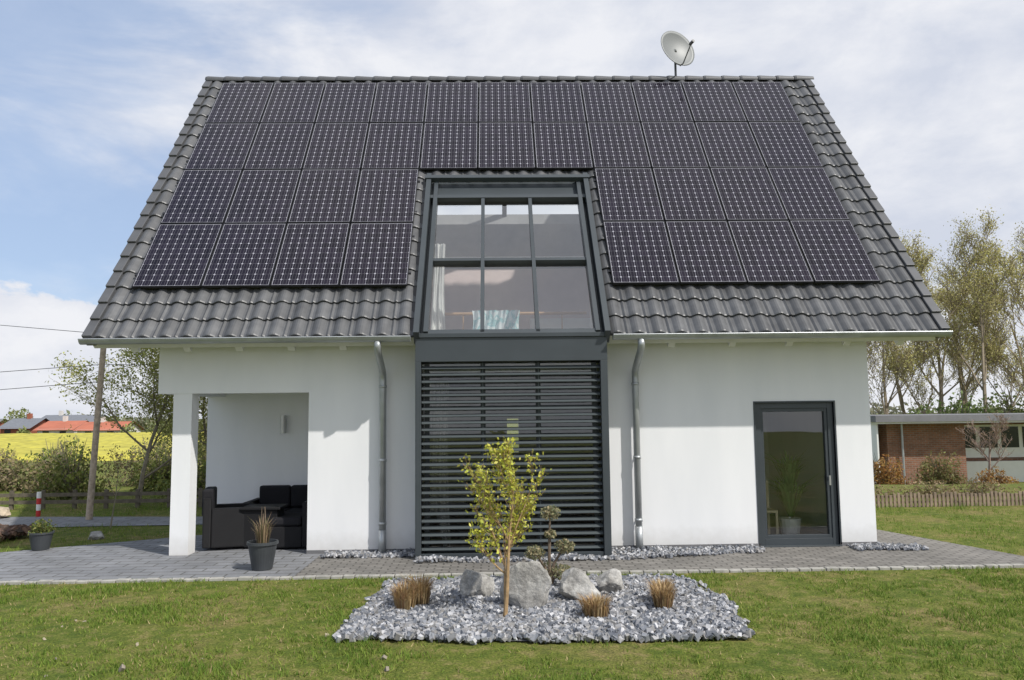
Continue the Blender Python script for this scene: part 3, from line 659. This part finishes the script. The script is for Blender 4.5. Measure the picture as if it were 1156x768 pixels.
mb.obj('sofa_frame',M_rat,S,bevel=.02)
mb=MB(); mb.box(-3.93,-3.42,1.17,1.77,.365,.49); mb.box(-3.41,-2.92,1.17,1.77,.365,.49); mb.box(-3.39,-2.92,.37,1.16,.365,.49); mb.box(-3.93,-3.42,1.64,1.77,.5,.86); mb.box(-3.41,-2.92,1.64,1.77,.5,.86)
mb.obj('cushions',M_cush,S,bevel=.035)
A=empty('outdoor_armchair',(-4.2,.9,.02))
rot=Matrix.Rotation(math.radians(14),3,'Z')
def TA(x,y,z): p=rot@Vector((x,y,z)); return (p.x-4.08,p.y+.75,p.z+.02)
mb=MB(); mb.box(-.38,-.26,-.35,.35,.04,.78,T=TA); mb.box(-.26,.32,-.35,-.24,.04,.62,T=TA); mb.box(-.26,.32,.24,.35,.04,.62,T=TA); mb.box(-.26,.32,-.24,.24,.04,.34,T=TA)
mb.obj('chair_frame',M_rat,A,bevel=.02); mb=MB(); mb.box(-.25,.32,-.235,.235,.345,.46,T=TA); mb.box(-.40,-.24,-.30,.30,.5,.90,T=TA); mb.obj('cushion',M_cush,A,bevel=.03)
TB=empty('outdoor_table',(-3.45,.62,.02)); mb=MB(); mb.box(-3.85,-3.25,.42,.92,.60,.64,0); mb.box(-3.80,-3.30,.46,.88,.05,.60,0); mb.obj('table_body',M_rat,TB,bevel=.01)

root=empty('indoor_plant',(4.55,.75,.03)); mb=MB(); mb.tube([(4.6,.75,.03),(4.6,.75,.33)],[.13,.17],16); mb.tube([(4.6,.75,.3),(4.63,.75,.8)],.02,6); mb.obj('pot',M_whitepaint,root)
for k,(z,h) in enumerate([(.35,.8),(.75,.7)]):
    o=tuft('leaves',(4.62,.75,z),.06,h,100,[(.22,.38,.13),(.30,.46,.17)],90+k,.95,.017); o.parent=root; o.matrix_parent_inverse=Matrix.Translation(-Vector(root.location))
root=empty('wooden_chair',(4.3,1.0,0.03)); mb=MB()
for x,y,h in ((4.06,.55,.45),(4.32,.55,.45),(4.06,.92,.9),(4.32,.92,.9)): mb.box(x-.018,x+.018,y-.018,y+.018,.03,h)
mb.box(4.04,4.34,.53,.94,.44,.475); mb.box(4.06,4.32,.91,.935,.6,.88); mb.obj('chair_frame',mat('light_wood',(.65,.54,.36),.5),root)

# ---------------------------------------------------------------- left background
fx=np.linspace(-130,0,100); fy=np.linspace(27,97,60); X,Y=np.meshgrid(fx,fy); Z=.25+.12*(rng.random(X.shape)-.5); Z[0,:]=0; Z[:,-1]=0
idx=np.arange(X.size).reshape(X.shape); F=np.stack([idx[:-1,:-1],idx[:-1,1:],idx[1:,1:],idx[1:,:-1]],-1).reshape(-1,4)
mobj('rapeseed_field',np.stack([X,Y,Z],-1).reshape(-1,3),F,mat('rapeseed',(.40,.36,.045),.9,var=.35,scale=1.5),sm=False)
pole=MB(); pole.tube([(-8.1,4.4,0),(-8.02,4.4,1.8),(-7.93,4.4,3.78)],[.065,.06,.055],12); pole.obj('wooden_pole',mat('weathered_wood',(.42,.34,.26),.75,var=.3,scale=12))
mb=MB()
for (p,q,sag) in (((-7.93,4.4,3.72),(-60,30,12.5),.6),((-7.95,4.4,3.1),(-60,30,4.2),.5),((-7.97,4.4,2.75),(-60,30,3.1),.5),((-7.95,4.4,3.1),(10,60,9),.8)):
    P=[Vector(p).lerp(Vector(q),k/16)-Vector((0,0,sag*4*(k/16)*(1-k/16))) for k in range(17)]; mb.tube(P,.008,4)
mb.obj('power_lines',M_black)
mb=MB(); 
for k in range(4): mb.tube([(-9.5,5.1,k*.125),(-9.5,5.1,(k+1)*.125)],.045,12,m=k%2)
mb.obj('red_white_post',[mat('red_paint',(.5,.03,.03),.5),M_whitepaint])
boulder('boulder',(-10.2,4.9,.1),.3,.25,.2,31,mat('sandstone',(.4,.33,.24),.9,var=.3,scale=5)); boulder('boulder',(-6.7,1.9,.03),.2,.16,.1,32)
gravel('soil_heap',[(-9.6,1.6),(-8.2,1.4),(-7.9,2.2),(-9.4,2.8)],1500,.05,33,.12,cols=((.10,.06,.045),(.16,.10,.07),(.07,.05,.04)))
Gy=[(.26,.29,.07),(.20,.24,.06),(.34,.33,.11),(.15,.19,.05)]; Gb=[(.26,.21,.11),(.21,.20,.09),(.32,.25,.15),(.19,.22,.07)]
rd=random.Random(5)
k=0
for x in np.arange(-25,-5.6,.85):
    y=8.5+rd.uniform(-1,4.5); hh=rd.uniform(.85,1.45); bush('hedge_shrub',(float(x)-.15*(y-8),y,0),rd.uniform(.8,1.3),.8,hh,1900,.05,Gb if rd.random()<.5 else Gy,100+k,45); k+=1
YT=[(.38,.40,.12),(.30,.33,.09),(.42,.40,.16)]
tree('young_tree',(-8.3,7.0,0),4.3,51,YT,leaf=.032,nleaf=6,levels=3,trunk=.06,spread=.95,first=.1,clus=.11,kids=(8,11),up=.18)
tree('young_tree',(-6.9,8.0,0),4.2,53,YT,leaf=.032,nleaf=7,levels=3,trunk=.05,spread=.95,first=.1,clus=.13,kids=(7,10),up=.18)
mb=MB(); 
for i in range(12): x=-13+i*.7; mb.box(x,x+.08,6.4,6.46,0,.42)
mb.box(-13,-5.2,6.38,6.4,.12,.2); mb.box(-13,-5.2,6.38,6.4,.28,.36); mb.obj('low_fence',mat('fence_dark',(.13,.11,.08),.85,var=.3,scale=10))
tree('sapling_tree',(-7.0,3.0,0),1.25,57,[(.2,.1,.06),(.25,.2,.08)],leaf=.02,nleaf=2,levels=2,trunk=.015,spread=.6,first=.5,clus=.05,kids=(5,8))
def farhouse(name,x0,x1,y0,y1,ze,zr,roof,wallm,zb=-4.5):
    root=empty(name,((x0+x1)/2,y0,zb)); MB().box(x0,x1,y0,y1,zb,ze).obj('walls',wallm,root)
    mb=MB(); ym=(y0+y1)/2; o_=.5; mb.poly([(x0-o_,y0-o_,ze-.2),(x1+o_,y0-o_,ze-.2),(x1+o_,ym,zr),(x0-o_,ym,zr)]); mb.poly([(x1+o_,y1+o_,ze-.3),(x0-o_,y1+o_,ze-.3),(x0-o_,ym,zr),(x1+o_,ym,zr)]); mb.obj('roof',roof,root)
    mb=MB(); mb.poly([(x0,y0,ze),(x0,y1,ze),(x0,ym,zr-.2)]); mb.poly([(x1,y0,ze),(x1,y1,ze),(x1,ym,zr-.2)]); mb.obj('gables',wallm,root)
    mb=MB(); n=max(2,int((x1-x0)/2.6))
    for i in range(n):
        xx=x0+(i+.5)*(x1-x0)/n; mb.box(xx-.5,xx+.5,y0-.03,y0,ze-.95,ze-.35)
    mb.obj('windows',M_black,root)
    box('chimney',wallm,root,x0+2,x0+2.6,ym-.3,ym+.3,zr-.6,zr+.8)
M_red=mat('orange_roof',(.40,.13,.075),.8,var=.15,scale=.5); M_grey=mat('slate_roof',(.16,.17,.19),.7); M_hw=mat('house_wall',(.6,.58,.55),.9,var=.05); M_hr=mat('house_redwall',(.3,.1,.06),.9)
farhouse('red_roof_house',-74.5,-69,118,126,.6,1.9,M_red,M_hw); farhouse('grey_roof_house',-81,-76.5,119,127,.9,2.4,M_grey,M_hr)
farhouse('red_roof_house',-67,-60,116,123,.5,1.7,M_red,M_hw); farhouse('grey_roof_house',-84,-74,134,142,1.6,3.0,M_grey,M_hw); farhouse('grey_roof_house',-98,-90,130,138,1.0,2.4,M_grey,M_hr)
def treeline(name,pts,n,size,cols,seed):
    r=np.random.default_rng(seed); Ps=[];Cs=[]
    for (x,y,z,rx,rz) in pts:
        d=r.normal(size=(n,3)); d/=np.linalg.norm(d,axis=1)[:,None]; nzv=np.array([noise.noise(Vector((a*1.8+x,b*1.8,c*1.8))) for a,b,c in d]); q=(r.random(n)**.4)*(1+.5*nzv)
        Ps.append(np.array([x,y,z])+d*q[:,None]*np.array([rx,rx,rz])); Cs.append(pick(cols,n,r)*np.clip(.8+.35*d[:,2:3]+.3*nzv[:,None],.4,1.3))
    V,F,C=leafquads(np.concatenate(Ps),size,np.concatenate(Cs),r); mobj(name,V,F,M_leaf,cols=np.clip(C,0,1))
r_=random.Random(3)
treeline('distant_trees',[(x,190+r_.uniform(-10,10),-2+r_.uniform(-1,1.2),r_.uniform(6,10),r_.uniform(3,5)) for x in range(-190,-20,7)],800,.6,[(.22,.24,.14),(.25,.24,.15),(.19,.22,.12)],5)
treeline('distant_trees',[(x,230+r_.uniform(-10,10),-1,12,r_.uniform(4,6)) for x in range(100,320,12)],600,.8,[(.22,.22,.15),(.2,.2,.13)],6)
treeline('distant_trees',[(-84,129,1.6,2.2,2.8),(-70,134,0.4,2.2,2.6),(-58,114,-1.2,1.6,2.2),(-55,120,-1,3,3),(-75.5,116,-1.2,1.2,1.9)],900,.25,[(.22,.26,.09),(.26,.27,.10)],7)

# ---------------------------------------------------------------- right background
B=empty('brick_bungalow',(21,26,-1.3))
mb=MB(); mb.box(17.4,20.9,23,32,-1.5,1.42); mb.box(20.9,32,24.2,32,-1.5,1.42); mb.obj('walls',M_brick,B)
mb=MB(); mb.box(16.6,33,22.2,33,1.42,1.50); mb.obj('soffit',M_whitepaint,B); box('roof',mat('roof_fascia',(.17,.17,.18),.7),B,16.5,33.1,22.1,33.1,1.50,1.78)
mb=MB(); mb.box(21.2,25.2,24.16,24.2,-.2,1.3); mb.box(25.7,27.2,24.16,24.2,-1.3,1.2); mb.obj('window_frames',M_whitepaint,B)
mb=MB()
for a in (21.3,22.3,23.3,24.3): mb.box(a,a+.8,24.13,24.157,.25,1.2)
mb.box(25.8,27.1,24.13,24.157,-1.1,1.1); mb.obj('windows',mat('dark_glass',(.03,.035,.04),.08),B)
box('patio_parapet',M_whitepaint,B,21.0,25.4,23.9,24.0,-1.3,-.35)
mb=MB(); mb.tube([(18.0,22.85,-1.3),(18.0,22.85,1.4)],.05,8); mb.obj('downpipe',M_zinc,B)
mb=MB(); mb.box(16.65,16.72,22.4,31,-1.4,1.42); mb.obj('side_post',M_whitepaint,B)
mb=MB(); x=6.6
while x<17:
    z=float(terrain(x,4.6)); h=.27+rd.uniform(-.03,.03); mb.box(x,x+.05,4.6,4.63,z-.02,z+h); x+=.085
mb.box(6.6,17,4.635,4.66,.08,.11); mb.box(6.6,17,4.635,4.66,.2,.23); mb.obj('picket_fence',mat('fence_wood',(.25,.19,.14),.85,var=.35,scale=6))
OR=[(.36,.17,.05),(.28,.16,.06),(.40,.26,.08)]
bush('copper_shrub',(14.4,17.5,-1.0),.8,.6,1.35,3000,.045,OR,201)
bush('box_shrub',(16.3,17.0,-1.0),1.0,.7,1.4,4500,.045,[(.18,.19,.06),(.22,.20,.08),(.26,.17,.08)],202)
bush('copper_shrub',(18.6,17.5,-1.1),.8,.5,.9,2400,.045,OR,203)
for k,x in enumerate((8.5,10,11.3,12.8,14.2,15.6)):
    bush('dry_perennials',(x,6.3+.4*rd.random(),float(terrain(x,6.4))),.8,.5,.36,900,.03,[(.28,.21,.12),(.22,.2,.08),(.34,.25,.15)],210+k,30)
tree('bare_shrub_tree',(19.0,18.5,-1.2),2.7,61,[(.3,.2,.12)],leaf=.02,nleaf=1,levels=3,trunk=.07,spread=.8,first=.35,clus=.05,kids=(6,8),bark=mat('pinkish_bark',(.3,.22,.18),.9),minr=.006)
YG=[(.48,.45,.16),(.40,.39,.14),(.54,.48,.22),(.36,.32,.15)]
M_bt=mat('bare_twigs',(.28,.23,.165),.9,var=.2,scale=1)
spec=[(26,40,9.5,71,.7),(30,41,13.0,72,1),(34,44,14.0,73,1.0),(31.5,38,12,83,.9),(38,42,13,74,.9),(42,44,14,75,1),(24,46,8.5,76,.4),(28.5,50,12.5,77,.8),(36,52,14,78,.8),(46,50,15,79,.9),(23,42,8,81,.4),(32,48,12,82,.6),(35.5,40,11,84,.8)]
for x,y,h,sd,lp in spec:
    tree('deciduous_tree',(x,y,-1.5),h,sd,YG,leaf=.062,nleaf=4,levels=4,trunk=.17,spread=.66,first=.12,clus=.25,kids=(5,7),lastp=lp*.62,sides=4,up=.32,bark=M_bt,minr=.013)
bush('evergreen_shrub',(29,37,-1.5),3.0,2,4.6,5000,.12,[(.12,.17,.05),(.16,.21,.07)],220); bush('evergreen_shrub',(33.5,38,-1.5),3,2,4.8,5000,.12,[(.15,.19,.06),(.2,.22,.08)],221)
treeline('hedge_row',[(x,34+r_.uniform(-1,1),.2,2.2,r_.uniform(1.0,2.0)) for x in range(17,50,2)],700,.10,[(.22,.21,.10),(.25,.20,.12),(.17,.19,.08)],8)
bpy.context.view_layer.update()
